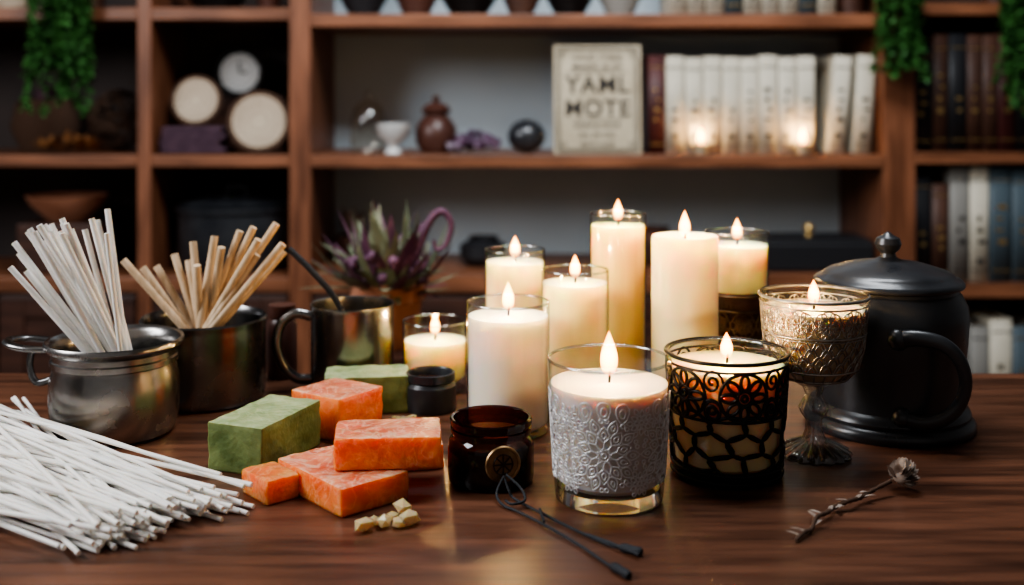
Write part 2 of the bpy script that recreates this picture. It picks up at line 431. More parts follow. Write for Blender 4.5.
def disc(name,r,th,loc,m1,m2,tilt=-8,rz=0,extra=None):
    b=MB(); R=Matrix.Rotation(pi/2,4,'X')
    b.lathe([(0,0),(r,0),(r*1.02,th*.5),(r,th),(0,th)],0,40,R); b.lathe([(0,th),(r*.86,th),(r*.86,th+.001),(0,th+.001)],1,40,R)
    if extra: extra(b,r,th)
    return obj(name,b,[m1,m2,'ink'],loc,(radians(tilt),0,rz))
def hands(b,r,th):
    b.box((0,-th-.002,r*.25),(.004,.001,r*.5),2); b.box((r*.2,-th-.002,0),(r*.4,.001,.004),2)
    for k in range(12):
        a=k*pi/6; b.box((r*.68*cos(a),-th-.002,r*.68*sin(a)),(.004,.001,.004),2)
    b.tube([(r*cos(t*pi/16),-th,r*sin(t*pi/16)) for t in range(32)],.006,0,6,True)
disc('round_clock',.049,.02,(-.592,2.41,T+.318),'blackm','white',-4,0,hands)
def grain(b,r,th):
    for q in(.3,.55,.75):
        b.tube([(r*q*cos(t*pi/16)*(1+.04*sin(3*t)),-th-.001,r*q*sin(t*pi/16)) for t in range(32)],.0005,0,4,True)
disc('wood_slice',.052,.012,(-.652,2.28,T+.258),'bark','cutwood',-10,0,grain)
disc('wooden_disc',.062,.016,(-.513,2.235,T+.215),'bark','cutwood',-8,radians(8),grain)
b=MB()
for i in range(26):
    Rm=Matrix.Rotation(random.uniform(0,pi),4,'Z')@Matrix.Rotation(random.uniform(0,pi),4,'X')
    rr=.064*random.uniform(.9,1)
    b.tube([(rr*cos(a*pi/14),rr*sin(a*pi/14),random.uniform(-.002,.002)) for a in range(28)],.0018,0,4,True,Rm)
obj('twig_ball',b,['bark'],(-.835,2.335,zs+.066))
b=MB()
for i in range(90):
    a=random.uniform(0,2*pi); b.leaf((random.uniform(-.065,.055),random.uniform(-.010,.010),.003+random.uniform(0,.012)),(cos(a),sin(a)*.25,random.uniform(.25,.9)),random.uniform(.02,.04),.012,0,.3)
obj('dried_leaf_pile',b,['rust'],(-.89,2.225,zs+.003))
b=MB(); b.lathe([(0,0),(.05,0),(.07,.05),(.06,.1),(.05,.11),(.045,.1),(0,.02)],0,24,None,(12,.06))
for i in range(24): b.leaf((0,0,.09),(random.uniform(-1,1),random.uniform(-1,1),random.uniform(.6,1.5)),.06,.014,1,.2)
obj('dark_basket',b,['bark','leafp'],(-1.0,2.36,zs))
zl=T-.0935
b=MB(); b.lathe([(0,0),(.11,0),(.125,.02),(.125,.12),(.132,.124),(.132,.132),(.12,.132),(.118,.03),(0,.02)],0,56)
b.lathe([(0,.135),(.12,.133),(.124,.138),(.06,.15),(0,.153)],0,56)
b.tube(smooth_pts([(-.02,0,.152),(-.018,0,.168),(.018,0,.168),(.02,0,.152)]),.004,0)
obj('dark_cooking_pot',b,['black'],(-.585,2.34,zl))
b=MB(); b.box((0,0,.05),(.16,.12,.1),1,.004)
b.lathe([(0,.101),(.035,.101),(.04,.106),(.07,.135),(.082,.155),(.078,.155),(.06,.13),(0,.112)],0)
obj('brown_clay_bowl',b,['terra','wood_dk'],(-.93,2.30,zl))
b=MB(); b.lathe([(0,0),(.03,0),(.036,.06),(.032,.06),(0,.05)],0)
for i in range(40): b.leaf((0,0,.05),(random.uniform(-.5,.5),random.uniform(-.5,.5),random.uniform(.8,2)),random.uniform(.04,.08),.014,1,.2)
obj('dried_flower_pot',b,['wood_dk','dry'],(-.34,2.34,T-.0875))
b=MB(); b.box((0,0,.03),(.235,.12,.058),0,.005); b.box((0,0,.062),(.225,.115,.008),0,.003)
b.lathe([(0,.066),(.008,.066),(.006,.074),(.012,.082),(.008,.09),(0,.092)],1,20)
obj('dark_wooden_box',b,['blackc','gold'],(.615,2.28,T-.0875))
for i,(x,r,h,m) in enumerate(((-.06,.05,.06,'blackc'),(.3,.05,.08,'wood_dk'))):
    b=MB(); b.lathe([(0,0),(r*.7,0),(r,.3*h),(r,.7*h),(r*.6,.9*h),(r*.65,h),(r*.5,h),(0,.2*h)],0)
    obj('dark_storage_crock',b,[m],(x,2.32,T-.0875))
for (x,r,m) in((-.31,.05,'blackc'),(-.20,.045,'brclay'),(-.09,.06,'blackm'),(.02,.04,'brownc'),(.12,.05,'blackm'),(.225,.045,'greyc')):
    b=MB(); b.lathe([(0,0),(r*.6,0),(r*.62,.006),(r,.04),(r*1.05,.07),(r,.07),(0,.02)],0); obj('decorative_bowl',b,[m],(x,2.30,T+.4325))
for (x,r,m) in((-1.05,.06,'cutwood'),(-.62,.07,'blackm'),(-.51,.03,'brclay')):
    b=MB(); b.lathe([(0,0),(r*.6,0),(r*.62,.006),(r,.04),(r*1.05,.07),(r,.07),(0,.02)],0); obj('decorative_bowl',b,[m],(x,2.31,T+.4455))
def hanging(name,x,y,ztop,zbot,w,n,px=0):
    b=MB(); xp=x+px
    b.lathe([(0,0),(.03,0),(.036,.07),(.032,.07),(0,.05)],1,24,Matrix.Translation((xp,y+.09,ztop)))
    for i in range(n):
        xx=x+random.uniform(-w,w)*.5; L=(ztop-zbot)*random.uniform(.45,1)
        yy=y-.035+random.uniform(-.02,.012)
        pts=smooth_pts([(xp+(xx-xp)*.3,y+.07,ztop+.075),(xx,yy,ztop+.05),(xx+random.uniform(-.01,.01),yy,ztop-.3*L),(xx+random.uniform(-.02,.02),yy-.01,ztop-L)],8)
        b.tube(pts,.001,2,4)
        for p in pts:
            for q in range(5):
                a=random.uniform(0,2*pi)
                b.leaf(p,(cos(a),sin(a)-.2,random.uniform(-.8,.3)),random.uniform(.012,.021),.012,0,.3,3)
    obj(name,b,['leaf','wood_dk','leaf'])
hanging('hanging_plant',-.885,YF+.01,T+.446,T+.235,.11,26)
hanging('hanging_plant',.752,YF-.01,T+.433,T+.305,.08,18,-.052)
hanging('hanging_plant',1.01,YF,T+.456,T+.225,.10,26)

# ------------------------------------------------------------------ candles
PW=4.2
def candle(name,x,y,rb,rt,h,zt,fh,wax,fw=None,glass='glass',zb=.008,power=.07,glassy=True,lean=0,wall=.0022):
    e=empty(name,(x,y,T))
    if glassy:
        b=MB()
        b.lathe([(0,.0002),(rb-.003,.0002),(rb-.0006,.0012),(rb,.004),(rt,h-.0012)],0,64)
        b.tube([((rt-.0009)*cos(t*pi/36),(rt-.0009)*sin(t*pi/36),h-.0010) for t in range(72)],.0010,1,8,True)
        b.build('glass',[glass,'rim'],e)
        k=lambda z: rb+(rt-rb)*z/h - wall*.6
        w0,w1=k(zb),k(zt)
        b=MB(); b.lathe([(0,zb+.0006),(w0-.004,zb+.0006),(w0,zb+.004),(w1,zt),(w1-.0015,zt-.0006),(w1*.8,zt-.0018),(w1*.3,zt-.0026),(.002,zt-.001),(0,zt)],0,64)
    else:
        b=MB(); b.lathe([(0,0),(rb-.001,0),(rb,.001),(rt,zt-.003),(rt-.0008,zt-.0006),(rt-.0025,zt),(rt-.005,zt-.002),(rt-.008,zt-.005),(rt*.3,zt-.008),(.002,zt-.007),(0,zt-.006)],0,64); 
    b.build('wax',[wax],e)
    zz=zt-(.007 if not glassy else .001)
    b=MB(); b.tube([(0,0,zz-.001),(.0004,0,zz+.004),(lean*.5+.0006,0,zz+.008)],.0009,0,6); b.build('wick',['wick'],e)
    flame(e,zz+.0045,fh*1.12,(fw or fh*.2)*1.15,power*PW,'flame',lean*.5)
    return e
def mandala(a,n=8,fine=True):
    L=[]
    L.append([(a*.13*cos(t*pi/8),a*.13*sin(t*pi/8)) for t in range(17)])
    for k in range(n):
        d=2*pi*k/n
        for (r0,r1,w,off) in((.16,.55,.11,0),(.5,1.0,.16,pi/n),(.36,.74,.06,pi/n)):
            P=[]
            for i in range(13):
                t=i/12; r=a*(r0+(r1-r0)*(1-cos(2*pi*t))/2); w_=a*w*sin(2*pi*t)
                c,s_=cos(d+off),sin(d+off); P.append((c*r-s_*w_,s_*r+c*w_))
            L.append(P)
    L.append([(a*(.62+.06*cos(n*t*pi/32))*cos(t*pi/32),a*(.62+.06*cos(n*t*pi/32))*sin(t*pi/32)) for t in range(65)])
    if fine: L.append([(a*(1.0+.07*abs(cos(n/2*t*pi/40)))*cos(t*pi/40),a*(1.0+.07*abs(cos(n/2*t*pi/40)))*sin(t*pi/40)) for t in range(81)])
    return L
def lace_medallion(a,n=8,rich=True):
    L=[[(a*q*cos(t*pi/12),a*q*sin(t*pi/12)) for t in range(25)] for q in((.07,.15) if rich else (.12,))]
    def petal(d,r0,r1,w):
        P=[]
        for i in range(17):
            t=i/16; u=t*2 if t<.5 else 2-2*t; r=r0+(r1-r0)*u
            side=(1 if t<.5 else -1)*w*sin(pi*min(1,u**.8))
            P.append((cos(d)*a*r-sin(d)*a*side,sin(d)*a*r+cos(d)*a*side))
        return P
    for k in range(n):
        d=2*pi*k/n
        L+= [petal(d,.16,.52,.10),petal(d+pi/n,.36,.78,.14),petal(d,.58,1.0,.13)]
        if rich:
            L+= [petal(d+pi/n,.46,.66,.06),petal(d,.70,.88,.05)]
            for s_ in(-1,1):
                c=(cos(d+s_*.24)*a*.93,sin(d+s_*.24)*a*.93)
                L.append([(c[0]+a*.055*cos(t*pi/5),c[1]+a*.055*sin(t*pi/5)) for t in range(11)])
    return L
def wrap(b,lines,th0,z0,Rf,rad,mi=0,zmin=-1,zmax=9,seg=5,flat=1):
    Rm=Rf(z0)
    for L in lines:
        cur=[]
        for (x,y) in L:
            z=z0+y
            if zmin<=z<=zmax:
                th=th0+x/Rm; R=Rf(z); cur.append((R*cos(th),R*sin(th),z))
            else:
                if len(cur)>1: b.tube(cur,rad,mi,seg)
                cur=[]
        if len(cur)>1: b.tube(cur,rad,mi,seg)
def ring(b,R,z,rad,mi=0,seg=6): b.tube([(R*cos(t*pi/32),R*sin(t*pi/32),z) for t in range(64)],rad,mi,seg,True)

# 1 lace glass candle (front)
e=candle('lace_glass_candle',.0635,.72,.0355,.0405,.092,.0755,.027,'wax_l',.0056,zb=.011,power=.075)
Rf=lambda z:.0355+(.005)*z/.092+.0002
b=MB(); N=5
for k in range(N):
    th=-pi/2-.17+2*pi*k/N
    wrap(b,lace_medallion(.0235,10),th,.039,Rf,.00042,0,.0125,.070,4)
    wrap(b,lace_medallion(.0095,6,False),th+pi/N,.0205,Rf,.00038,0,.0125,.070,4)
    wrap(b,lace_medallion(.0105,6,False),th+pi/N,.0590,Rf,.00038,0,.0125,.072,4)
    for s_ in(-.30,0,.30):
        wrap(b,[[(.0042*sin(2*pi*t/12)*(1-.3*cos(2*pi*t/12)),.0062*-cos(2*pi*t/12)) for t in range(13)],[(.002*sin(2*pi*t/8),.003*-cos(2*pi*t/8)) for t in range(9)]],th+s_,.0665-.3*abs(s_)*.012,Rf,.00038,0,.0125,.0745,4)
b.build('lace',['silver'],e)
b=MB(); b.lathe([(0,.0008),(.033,.0008),(.0338,.003),(.0335,.0095),(0,.0105)],0,48); b.build('thick_base',['gbase'],e)

# 2 black filigree
e=candle('filigree_glass_candle',.150,.769,.0365,.0415,.085,.076,.0165,'wax_a',.0042,zb=.008,power=.10)
Rf=lambda z:.0365+.005*z/.085+.0008
b=MB()
for z,r in((.0845,.0014),(.079,.0009),(.0455,.0010),(.009,.0015),(.0035,.0018)): ring(b,Rf(z),z,r)
b.lathe([(0,.0002),(.0365,.0002),(.0375,.003),(.0372,.010),(.0366,.010)],0,48)
for k in range(6):
    th=-pi/2+.1+2*pi*k/6
    a=.0165
    L=[[(a*cos(t*pi/16),a*sin(t*pi/16)) for t in range(33)],[(a*.3*cos(t*pi/8),a*.3*sin(t*pi/8)) for t in range(17)],[(a*.12*cos(t*pi/8),a*.12*sin(t*pi/8)) for t in range(17)]]
    for q in range(8):
        d=q*pi/4; P=[]
        for i in range(13):
            t=i/12;r=a*(.32+.62*(1-cos(2*pi*t))/2);w_=a*.17*sin(2*pi*t);P.append((cos(d)*r-sin(d)*w_,sin(d)*r+cos(d)*w_))
        L.append(P)
    wrap(b,L,th,.062,Rf,.0012,0,.03,.084,6)
    for s_ in(-1,1):
        sp_=[((.0075*(1-t/26))*cos(t*.5)*s_,(.0085*(1-t/26))*sin(t*.5)) for t in range(24)]
        wrap(b,[sp_],th+pi/6,.0625+s_*.0095,Rf,.0010,0,.03,.084,6)
        wrap(b,[sp_],th+pi/6,.052,Rf,.0009,0,.03,.084,6)
J={}
def jit(kx,ky,n):
    key=(kx%n,ky)
    if key not in J: J[key]=(random.uniform(-.0026,.0026),random.uniform(-.0024,.0024))
    return J[key]
nc=11; wc=2*pi/nc; hz=.0125
for row in range(3):
    for c in range(nc):
        cx=(c+(row%2)*.5)*wc; cz=.0165+row*hz*1.02
        P=[]
        for q in range(7):
            ang=pi/6+q*pi/3
            px=cx+wc*.577*cos(ang)*1.0; pz=cz+hz*.66*sin(ang)
            kx=int(round(px/(wc/2)))%(2*nc); ky=int(round((pz)/(.003)))
            jx,jz=jit(kx,ky,2*nc)
            P.append((px+jx/.038,pz+jz))
        pts=[(Rf(z)*cos(t),Rf(z)*sin(t),z) for t,z in P]
        b.tube(smooth_pts(pts,3),.0012,0,6)
b.build('filigree',['blackm'],e)

# 3 goblet
e=empty('glass_goblet_candle',(.221,.806,T))
b=MB()
b.lathe([(0,0),(.0245,0),(.0262,.0018),(.025,.004),(.017,.0075),(.009,.011),(.006,.018),(.0055,.026),(.009,.031),(.0105,.035),(.008,.040),(.0055,.044),(.0075,.050),(.012,.053),(0,.0535)],0,64,None,(16,.12))
for k in range(16):
    th=2*pi*k/16; b.tube([(.0085*cos(th),.0085*sin(th),.0118),(.017*cos(th),.017*sin(th),.0082),(.0252*cos(th),.0252*sin(th),.0040)],[.0006,.0011,.0015],0,6)
b.build('stem_and_foot',['stem'],e)
b=MB()
b.lathe([(.012,.053),(.023,.0575),(.031,.066),(.0352,.08),(.0372,.1),(.0387,.1185),(.0385,.1195),(.0372,.1195),(.0365,.1150)],0,64)
b.build('glass_bowl',['glassy'],e)
b=MB(); b.lathe([(0,.0545),(.0195,.0580),(.0295,.0666),(.0340,.081),(.0358,.1),(.0364,.108),(.0345,.1072),(.01,.1056),(0,.107)],0,64); b.build('wax',['wax_g'],e)
b=MB(); b.tube([(0,0,.106),(.0004,0,.110),(.001,0,.1145)],.0009,0,6); b.build('wick',['wick'],e)
flame(e,.1105,.0182,.0045,.30)
gp=[(.053,.012),(.0575,.023),(.066,.031),(.08,.0352),(.1,.0372),(.1185,.0387)]
def Rg(z):
    for (z0,r0),(z1,r1) in zip(gp,gp[1:]):
        if z<=z1: return r0+(r1-r0)*max(0,(z-z0))/(z1-z0)+.0004
    return .0391
b=MB()
for z,r in((.1175,.0011),(.1125,.0006),(.0915,.0009),(.0895,.0006),(.066,.0009),(.0585,.001)): ring(b,Rg(z),z,r)
for k in range(12):
    th=-pi/2+2*pi*k/12
    wrap(b,mandala(.0098,8,True),th,.1015,Rg,.0005,0,.091,.114,4)
for row in range(4):
    for k in range(20):
        th=2*pi*(k+(row%2)*.5)/20; z0=.0665+row*.0056
        w_=pi/20*.96
        P=[]
        for i in range(9):
            t=-1+2*i/8; z=z0+.0078*(1-t*t); P.append((Rg(z)*cos(th+t*w_),Rg(z)*sin(th+t*w_),z))
        b.tube(P,.0007,0,4)
        P=[]
        for i in range(9):
            t=-1+2*i/8; z=z0+.0045*(1-t*t); P.append((Rg(z)*cos(th+t*w_*.55),Rg(z)*sin(th+t*w_*.55),z))
        b.tube(P,.0006,0,4)
for k in range(24):
    th=2*pi*k/24; b.tube([(Rg(z)*cos(th),Rg(z)*sin(th),z) for z in(.0575,.06,.0635,.066)],.0008,0,4)
b.build('relief_band',['pewter'],e)

candle('white_jar_candle',-.003,.867,.0325,.0328,.102,.0905,.021,'wax_w',.0046,power=.07,zb=.004)
candle('short_jar_candle',-.0695,.993,.0285,.0294,.062,.044,.018,'wax_c',.0040,power=.06)
candle('jar_candle',.0027,.99,.027,.0272,.1265,.115,.0175,'wax_c',.0042,power=.07)
candle('jar_candle',.0533,.93,.0283,.0285,.1175,.106,.018,'wax_c',.0042,power=.07)
candle('tall_pillar_candle',.0964,1.0,.0255,.0257,.158,.1465,.018,'wax_y',.0042,power=.09)
candle('pillar_candle',.146,.93,.0280,.0280,.146,.146,.021,'wax_c',.0046,power=.10,glassy=False)
e=candle('jar_candle_with_metal_holder',.2015,.985,.0262,.0285,.143,.131,.018,'wax_c',.0042,power=.08)
Rf=lambda z:.0262+.0023*z/.142+.0010
b=MB()
b.lathe([(0,.0003),(.030,.0003),(.031,.003),(.029,.006),(.0275,.008)],0,40)
b.lathe([(.0275,.008),(.0275,.086),(.0285,.089),(.0272,.0905)],1,40)
for z in(.008,.03,.052,.075,.088): ring(b,Rf(z)+.0006,z,.0012)
for k in range(8):
    for zz in(.019,.041,.0635): wrap(b,mandala(.0105,6,True),2*pi*(k+.5*(zz>.03 and zz<.05))/8,zz,lambda z:Rf(z)+.0006,.0009,0,.006,.09,4)
b.build('metal_holder',['bronze','wood_dk'],e)

# ------------------------------------------------------------------ black lidded pot
e=empty('black_lidded_pot',(.3025,.885,T))
b=MB()
b.lathe([(0,0),(.0645,0),(.066,.0025),(.066,.006),(.064,.009),(.0615,.0105),(.0625,.0135),(.061,.017),(.0565,.020),(.0562,.026),(.0575,.045),(.0600,.070),(.0612,.088),(.060,.098),(.056,.106),(.0535,.1085),(.0535,.111),(.055,.1125)],0,72)
b.lathe([(.0575,.1125),(.0580,.1135),(.0578,.1155),(.056,.1175),(.052,.1185),(.050,.121),(.046,.1235),(.03,.1285),(.012,.1315),(.009,.1325),(.0065,.134),(.0055,.137),(.009,.1405),(.0105,.1445),(.009,.149),(.004,.1515),(.0025,.153),(0,.1545)],0,72)
b.lathe([(.0535,.1115),(.0575,.1125)],0,72)
b.build('body_and_lid',['black'],e)
b=MB()
pts=smooth_pts([(-.012,-.0575,.080),(-.001,-.066,.0825),(.015,-.0725,.080),(.027,-.074,.069),(.0325,-.073,.052),(.029,-.071,.035),(.018,-.068,.023),(.003,-.063,.018),(-.009,-.056,.020)],6)
b.tube(pts,[.0055-.0018*sin(pi*i/(len(pts)-1)) for i in range(len(pts))],0,12,False,None,1.3)
b.ball((-.012,-.0575,.080),.0082,0,(1,1,1.1),2); b.ball((-.009,-.0560,.020),.0078,0,(1,1,1.1),2)
b.build('handle',['black'],e)

# ------------------------------------------------------------------ metal pots with sticks
PX,PY=-.311,.862
def zsc(prof,s_): return [(r,z*s_) for r,z in prof]
e=empty('metal_melting_pot',(PX,PY,T))
b=MB()
b.lathe(zsc([(0,0),(.040,0),(.0445,.002),(.0475,.010),(.049,.025),(.0485,.038),(.0465,.046),(.0462,.049),(.048,.050),(.048,.0535),(.0465,.0545),(.0465,.058),(.0505,.0605),(.0525,.0625),(.0525,.0645),(.0515,.066),(.0495,.0655),(.0465,.062),(.0445,.056),(.0455,.044),(.0465,.03),(.044,.006),(0,.004)],1.12),0,64)
b.build('pot',['steel'],e)
b=MB()
pts=smooth_pts([(-.045,-.014,.0675),(-.060,-.017,.0685),(-.076,-.013,.0705),(-.083,0,.0715),(-.076,.013,.0705),(-.060,.017,.0685),(-.045,.014,.0675)],5)
b.tube(pts,.0045,0,8,False,None,.6)
b.tube(smooth_pts([(-.0485,-.004,.042),(-.060,-.004,.040),(-.066,-.002,.052),(-.064,0,.067)],5),.0028,0,8)
b.build('handle',['steeld'],e)
b=MB()
tips=[]
for i in range(20):
    u=i/19
    tips.append((-.386+.062*u+random.uniform(-.004,.004), .150+.018*sin(min(1,u*1.25)*pi/2)+random.uniform(-.010,.005)))
tips+=[(-.384,.132),(-.382,.120),(-.378,.108),(-.386,.140),(-.375,.128)]
for tx,tz in tips:
    u=(tx+.39)/.09
    bx=-.276-.012*u+random.uniform(-.005,.005); by=PY+random.uniform(-.02,.016); ty=PY+random.uniform(-.03,.02)
    b.tube([(bx-PX,by-PY,.006),(tx-PX,ty-PY,tz)],.0024,0,8)
b.tube([(-.2885-PX,-.03,.006),(-.3045-PX,-.036,.160)],.0019,0,8)
b.build('wick_sticks',['stick'],e)

QX,QY=-.269,.9605
e=empty('steel_pot',(QX,QY,T))
b=MB()
b.lathe(zsc([(0,0),(.049,0),(.0515,.002),(.0525,.006),(.0528,.058),(.0535,.061),(.0540,.0635),(.053,.065),(.0522,.064),(.051,.058),(.0505,.006),(0,.004)],1.10),0,64)
b.build('pot',['steeld'],e)
b=MB()
for (px,py_,bx) in((128,258,.036),(142,268,.03),(152,268,.024),(170,256,.014),(185,262,.012),(192,242,.004),(203,262,-.003),(215,236,-.008),(226,245,-.006),(240,256,-.018),(238,232,-.02),(252,228,-.028),(265,236,-.03),(272,226,-.035),(288,241,-.038),(262,252,-.03),(280,254,-.036),(212,250,0)):
    k=QY/1100; tx=(px-512)*k-QX; tz=CAMH-(py_-100)*k
    b.tube([(bx,random.uniform(-.02,.02),.006),(tx,random.uniform(-.025,.02),tz)],.0034,0,8)
b.build('wooden_dowels',['dowel'],e)

e=empty('steel_mug',(-.144,.992,T))
b=MB()
b.lathe([(0,0),(.034,0),(.0365,.002),(.037,.006),(.037,.072),(.0378,.0755),(.0375,.077),(.036,.0765),(.0355,.072),(.0355,.006),(0,.004)],0,56)
b.build('cup',['steel'],e)
b=MB(); pts=smooth_pts([(-.036,-.006,.066),(-.050,-.008,.069),(-.062,-.009,.060),(-.066,-.010,.042),(-.060,-.009,.022),(-.048,-.008,.011),(-.036,-.006,.010)],6)
b.tube(pts,.0038,0,10,False,None,1.2); b.build('handle',['steeld'],e)
b=MB(); b.tube(smooth_pts([(.012,0,.008),(-.012,.01,.07),(-.035,.012,.1),(-.06,.014,.124)],4),.0028,0,8); b.build('stirring_spoon',['black'],e)

b=MB(); b.lathe([(0,0),(.013,0),(.014,.002),(.014,.05),(.011,.055),(.0125,.057),(.0125,.068),(0,.069)],0)
obj('brown_bottle',b,['brclay'],(-.216,1.033,T))

# ------------------------------------------------------------------ plant on stand
st=T-.041
b=MB(); b.lathe([(0,0),(.075,0),(.075,-.018),(0,-.018)],0)
for k in range(3):
    a=k*2*pi/3+.5; b.tube([(.05*cos(a),.05*sin(a),-.018),(.085*cos(a),.085*sin(a),-(st)+.0)],.009,0,8)
b.tube([(.075*cos(t*pi/16),.075*sin(t*pi/16),-.45) for t in range(32)],.005,0,6,True)
obj('plant_stand',b,['wood_dk'],(-.152,1.35,st))
e=empty('potted_succulent',(-.152,1.35,st+.0005))
b=MB(); b.lathe([(0,0),(.032,0),(.034,.002),(.042,.055),(.046,.057),(.047,.078),(.045,.08),(.041,.078),(.040,.07),(0,.068)],0); b.build('terracotta_pot',['terra'],e)
b=MB()
for i in range(170):
    a=random.uniform(0,2*pi); el=random.uniform(.1,1.5); rr=random.uniform(0,.035)
    b.leaf((rr*cos(a),rr*sin(a),.068),(cos(a)*cos(el),sin(a)*cos(el),sin(el)),random.uniform(.045,.10)*(0.75+.38*sin(el)),random.uniform(.011,.018),random.choice((0,0,1)),random.uniform(-.25,.25),5,.002)
for i in range(80):
    a=random.uniform(0,2*pi); rr=random.uniform(.01,.052)
    b.ball((rr*cos(a),rr*sin(a)-.008,.075+random.uniform(0,.045)),random.uniform(.004,.008),random.choice((1,1,0)),(1,1,1),1,.2)
b.tube(smooth_pts([(.02,0,.07),(.035,-.01,.11),(.05,-.01,.15),(.066,-.01,.165),(.078,-.01,.15),(.072,-.01,.125),(.06,-.01,.118),(.057,-.01,.13)],6),[.006-.00009*i for i in range(43)],1,8)
b.build('foliage',['leafg','leafp'],e)

# ------------------------------------------------------------------ small jars
e=empty('small_dark_jar',(-.0685,.925,T))
b=MB(); b.lathe([(0,0),(.020,0),(.0215,.002),(.0215,.021),(.019,.024),(.0205,.0255),(.0205,.0315),(.019,.032),(.018,.030),(.018,.022),(0,.021)],0); b.build('jar',['black'],e)
b=MB(); b.lathe([(0,.0245),(.0178,.0245)],0); b.build('balm',['dkliq'],e)
e=empty('amber_glass_jar',(-.0144,.754,T))
b=MB(); b.lathe([(0,0),(.0265,0),(.0288,.0015),(.0295,.005),(.0295,.025),(.0285,.029),(.0262,.0315),(.0262,.0335),(.0278,.0342),(.0278,.0365),(.0266,.0372),(.0266,.0385),(.0280,.0392),(.0282,.0425),(.0272,.0435),(.0258,.043),(.0252,.040),(.0250,.032)],0,64)
b.build('jar',['glassa'],e)
b=MB(); b.lathe([(0,.0014),(.0255,.0014),(.0282,.006),(.0282,.023),(.026,.0265),(0,.0265)],0,48); b.build('balm',['dkliq'],e)
b=MB(); Mx=Matrix.Rotation(radians(16),4,'Z')@Matrix.Translation((0,-.0298,.020))@Matrix.Rotation(pi/2,4,'X')
b.lathe([(0,0),(.0118,0),(.0122,.0008),(.0115,.0018),(.0102,.0018),(.0098,.0012),(0,.0012)],0,36,Mx)
for q in range(4):
    b.box((0,0,.0015),(.014,.0009,.0012),1,0,q*pi/4,Mx)
b.tube([(.0065*cos(t*pi/12),.0065*sin(t*pi/12),.0016) for t in range(24)],.0005,1,5,True,Mx)
b.build('medallion',['brass','dkliq'],e)

# cord
e=empty('black_cord',(0,0,T+.0017))
b=MB()
s1=smooth_pts([(-.0052,.7205,.012),(-.002,.716,.004),(.002,.712,0),(.0175,.689,0),(.038,.661,0),(.055,.640,0),(.064,.633,0)],6)
s2=smooth_pts([(-.0052,.7205,.012),(-.010,.714,.003),(-.006,.702,0),(.004,.690,0),(.021,.667,0),(.040,.637,0),(.050,.618,0),(.056,.607,0)],6)
s3=smooth_pts([(-.004,.7205,.013),(.006,.714,.006),(.008,.704,.002),(.0,.697,.0022),(-.004,.7035,.002)],6)
for s_ in(s1,s2,s3): b.tube(s_,.0009,0,8)
b.tube([(.0175,.689,.002),(.0195,.668,.002)],.0009,0,6)
b.tube(smooth_pts([(.062,.634,.0006),(.068,.630,.0008),(.074,.6265,.0006)],4),[.0014,.0022,.0027,.0027,.0025,.0025,.0027,.0027,.002],0,10)
b.tube(smooth_pts([(.055,.609,.0006),(.0595,.602,.0008),(.0635,.5955,.0006)],4),[.0014,.0022,.0027,.0027,.0025,.0025,.0027,.0027,.002],0,10)
b.tube(smooth_pts([(.045,.652,.0004),(.056,.640,.001),(.066,.6285,.0012),(.072,.6225,.001)],3),.0011,0,8)
b.build('cord',['cord'],e)

# ------------------------------------------------------------------ soaps
def soap(name,x,y,z,sx,sy,sz,deg,m,mt=None,bev=.0018,amp=.0010):
    b=MB(); bm=bmesh.new(); bmesh.ops.create_cube(bm,size=1)
    for v in bm.verts: v.co=Vector((v.co.x*sx,v.co.y*sy,v.co.z*sz))
    bmesh.ops.bevel(bm,geom=bm.edges[:],offset=bev,segments=2,profile=.6,affect='EDGES')
    bmesh.ops.subdivide_edges(bm,edges=[e_ for e_ in bm.edges if e_.calc_length()>.01],cuts=11,use_grid_fill=True)
    bm.normal_update()
    for v in bm.verts:
        p=Vector((x,y,z))*300
        k=noise.noise(v.co*110+p)*amp+noise.noise(v.co*320+p)*amp*.4
        if v.co.z>-sz*.45: v.co+=v.normal*k
    vs=[v.co.copy() for v in bm.verts]
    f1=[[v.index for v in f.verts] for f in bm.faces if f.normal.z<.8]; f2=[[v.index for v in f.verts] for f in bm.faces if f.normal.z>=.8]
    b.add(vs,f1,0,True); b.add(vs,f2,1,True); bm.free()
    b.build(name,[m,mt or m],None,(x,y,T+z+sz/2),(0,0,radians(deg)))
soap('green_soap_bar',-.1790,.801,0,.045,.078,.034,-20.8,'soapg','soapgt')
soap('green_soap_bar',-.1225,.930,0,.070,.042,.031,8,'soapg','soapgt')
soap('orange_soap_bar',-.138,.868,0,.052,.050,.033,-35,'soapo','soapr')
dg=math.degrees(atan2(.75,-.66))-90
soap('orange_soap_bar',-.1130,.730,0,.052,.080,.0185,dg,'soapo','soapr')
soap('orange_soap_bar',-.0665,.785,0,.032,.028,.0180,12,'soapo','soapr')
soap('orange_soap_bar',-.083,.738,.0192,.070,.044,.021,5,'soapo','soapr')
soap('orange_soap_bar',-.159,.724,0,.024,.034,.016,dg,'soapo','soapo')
b=MB()
for px,py_,r in((366,531,.0064),(384,527,.0055),(374,526,.004),(399,528,.005),(409,525,.0066),(403,515,.0068),(392,521,.004)):
    Y=286/(py_-100); b.ball(((px-512)*Y/1100,Y,r*.62),r,0,(1.15,.85,.75),1,.20,False,random.random()*3)
obj('resin_crystals',b,['resin'],(0,0,T+.0005))
b=MB()
for i in range(7):
    b.ball((random.uniform(-.012,.012),random.uniform(-.008,.008),.002),.0028,0,(1.3,1,.7),1,.25,False)
obj('wax_chips',b,['resin'],(-.084,.889,T+.0003))

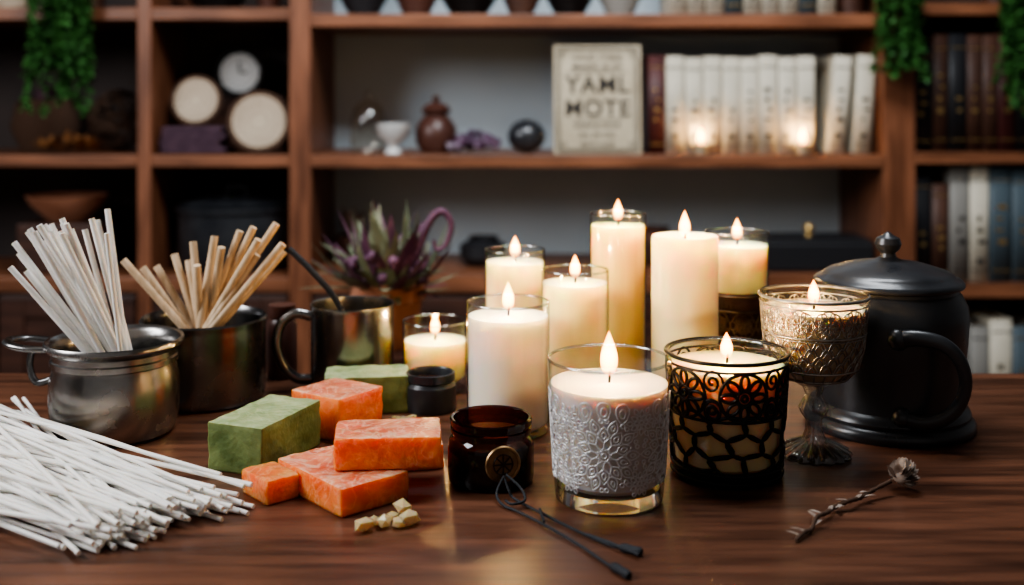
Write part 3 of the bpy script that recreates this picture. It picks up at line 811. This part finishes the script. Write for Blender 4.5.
# ------------------------------------------------------------------ dried flower sprig
b=MB()
pts=smooth_pts([(.1665,.645,.0018),(.174,.655,.0025),(.180,.661,.002),(.186,.672,.005),(.196,.683,.004),(.204,.695,.003),(.214,.697,.006),(.224,.708,.004),(.235,.716,.006),(.249,.724,.009)],5)
b.tube(pts,[.0010+.0006*abs(sin(i*1.3)) for i in range(len(pts))],0,6)
for i in range(3,len(pts)-4,3):
    a=random.uniform(0,6.28); b.leaf(pts[i],(cos(a),sin(a),.4),.009,.003,1,.3,3)
hc=Vector((.2595,.731,.0105))
b.ball(hc,.0060,1,(1.1,1,1),2)
for i in range(70):
    u=random.uniform(-1,1);a=random.uniform(0,2*pi);q=sqrt(1-u*u);d=Vector((q*cos(a),q*sin(a),u))
    if hc.z+d.z*.009<.002: continue
    b.leaf(hc+d*.0045,(d*.8+Vector((.6,.3,.3))).normalized(),.0075,.006,1,-.25,3)
b.leaf(hc-Vector((.006,.004,0)),(-.3,.6,.8),.010,.004,0,.2,3)
obj('dried_flower_sprig',b,['bark','dry'],(0,0,T))

# ------------------------------------------------------------------ heap of white wicks
b=MB(); cnt=0; tries=0
obst=[(PX,PY,.052),(-.179,.801,.045),(-.195,.77,.028),(-.172,.765,.017),(-.155,.732,.016),(-.163,.716,.014),(-.204,.790,.025),(QX,QY,.062)]
while cnt<155 and tries<9000:
    tries+=1
    t=random.random()
    rx=-.160-.084*t+random.uniform(-.018,.014); ry=.716-.088*t+random.uniform(-.016,.018)
    ang=radians(random.gauss(150-8*t,9)); L=random.uniform(.26,.31)
    if random.random()<.2: ang=radians(random.uniform(122,138))
    lx=rx+L*cos(ang); ly=ry+L*sin(ang)
    d=Vector((lx-rx,ly-ry)); bad=False
    for ox,oy,orad in obst:
        f=max(0,min(1,(Vector((ox-rx,oy-ry))).dot(d)/d.length_squared))
        if (Vector((rx,ry))+d*f-Vector((ox,oy))).length<orad: bad=True; break
    if bad: continue
    layer=min(8,cnt/18.0)
    zr=.0017+ .0022*layer*random.uniform(.3,1.1); zl_=.0017+.0038*layer*random.uniform(.5,1.0)
    if cnt<25: zr=zl_=.0017
    b.tube([(rx,ry,zr),((rx+lx)/2,(ry+ly)/2,(zr+zl_)/2+.0015*layer/7),(lx,ly,zl_)],random.uniform(.0013,.0017),0,7)
    cnt+=1
print('wicks',cnt)
obj('white_wick_bundle',b,['stick'],(0,0,T))

# ------------------------------------------------------------------ lights
def area(name,loc,target,size,power,col,sy=None):
    L=bpy.data.lights.new(name,'AREA'); L.energy=power; L.size=size; L.color=col
    if sy: L.shape='RECTANGLE'; L.size_y=sy
    o=bpy.data.objects.new(name,L); S.collection.objects.link(o); o.location=loc
    o.rotation_euler=(Vector(target)-Vector(loc)).to_track_quat('-Z','Y').to_euler(); return o
area('assumed_key_light',(-1.5,.45,1.80),(-.1,.85,.8),.7,36,(.96,.97,1),.9)  # assumed daylight from the left: added area lamp, no window in the wall
area('shelf_fill_light',(.15,1.15,2.15),(.12,2.5,.95),.7,33,(.90,.95,1),.5)  # added fill lamp above the view, no fixture, brightens the shelves and back panel
w=bpy.data.worlds.new('world'); S.world=w; w.use_nodes=True
w.node_tree.nodes['Background'].inputs[0].default_value=(.84,.80,.77,1); w.node_tree.nodes['Background'].inputs[1].default_value=.22
try: S.view_settings.look='AgX - Medium High Contrast'
except Exception as ex: print(ex)

# ------------------------------------------------------------------ camera
c=bpy.data.cameras.new('camera'); co=bpy.data.objects.new('camera',c); S.collection.objects.link(co)
co.location=(0,0,T+CAMH); co.rotation_euler=(pi/2,0,0)
c.sensor_width=36; c.lens=1100/1024*36; c.shift_y=-192.5/1024
c.dof.use_dof=True; c.dof.focus_distance=.77; c.dof.aperture_fstop=4.4; c.clip_start=.02
S.camera=co
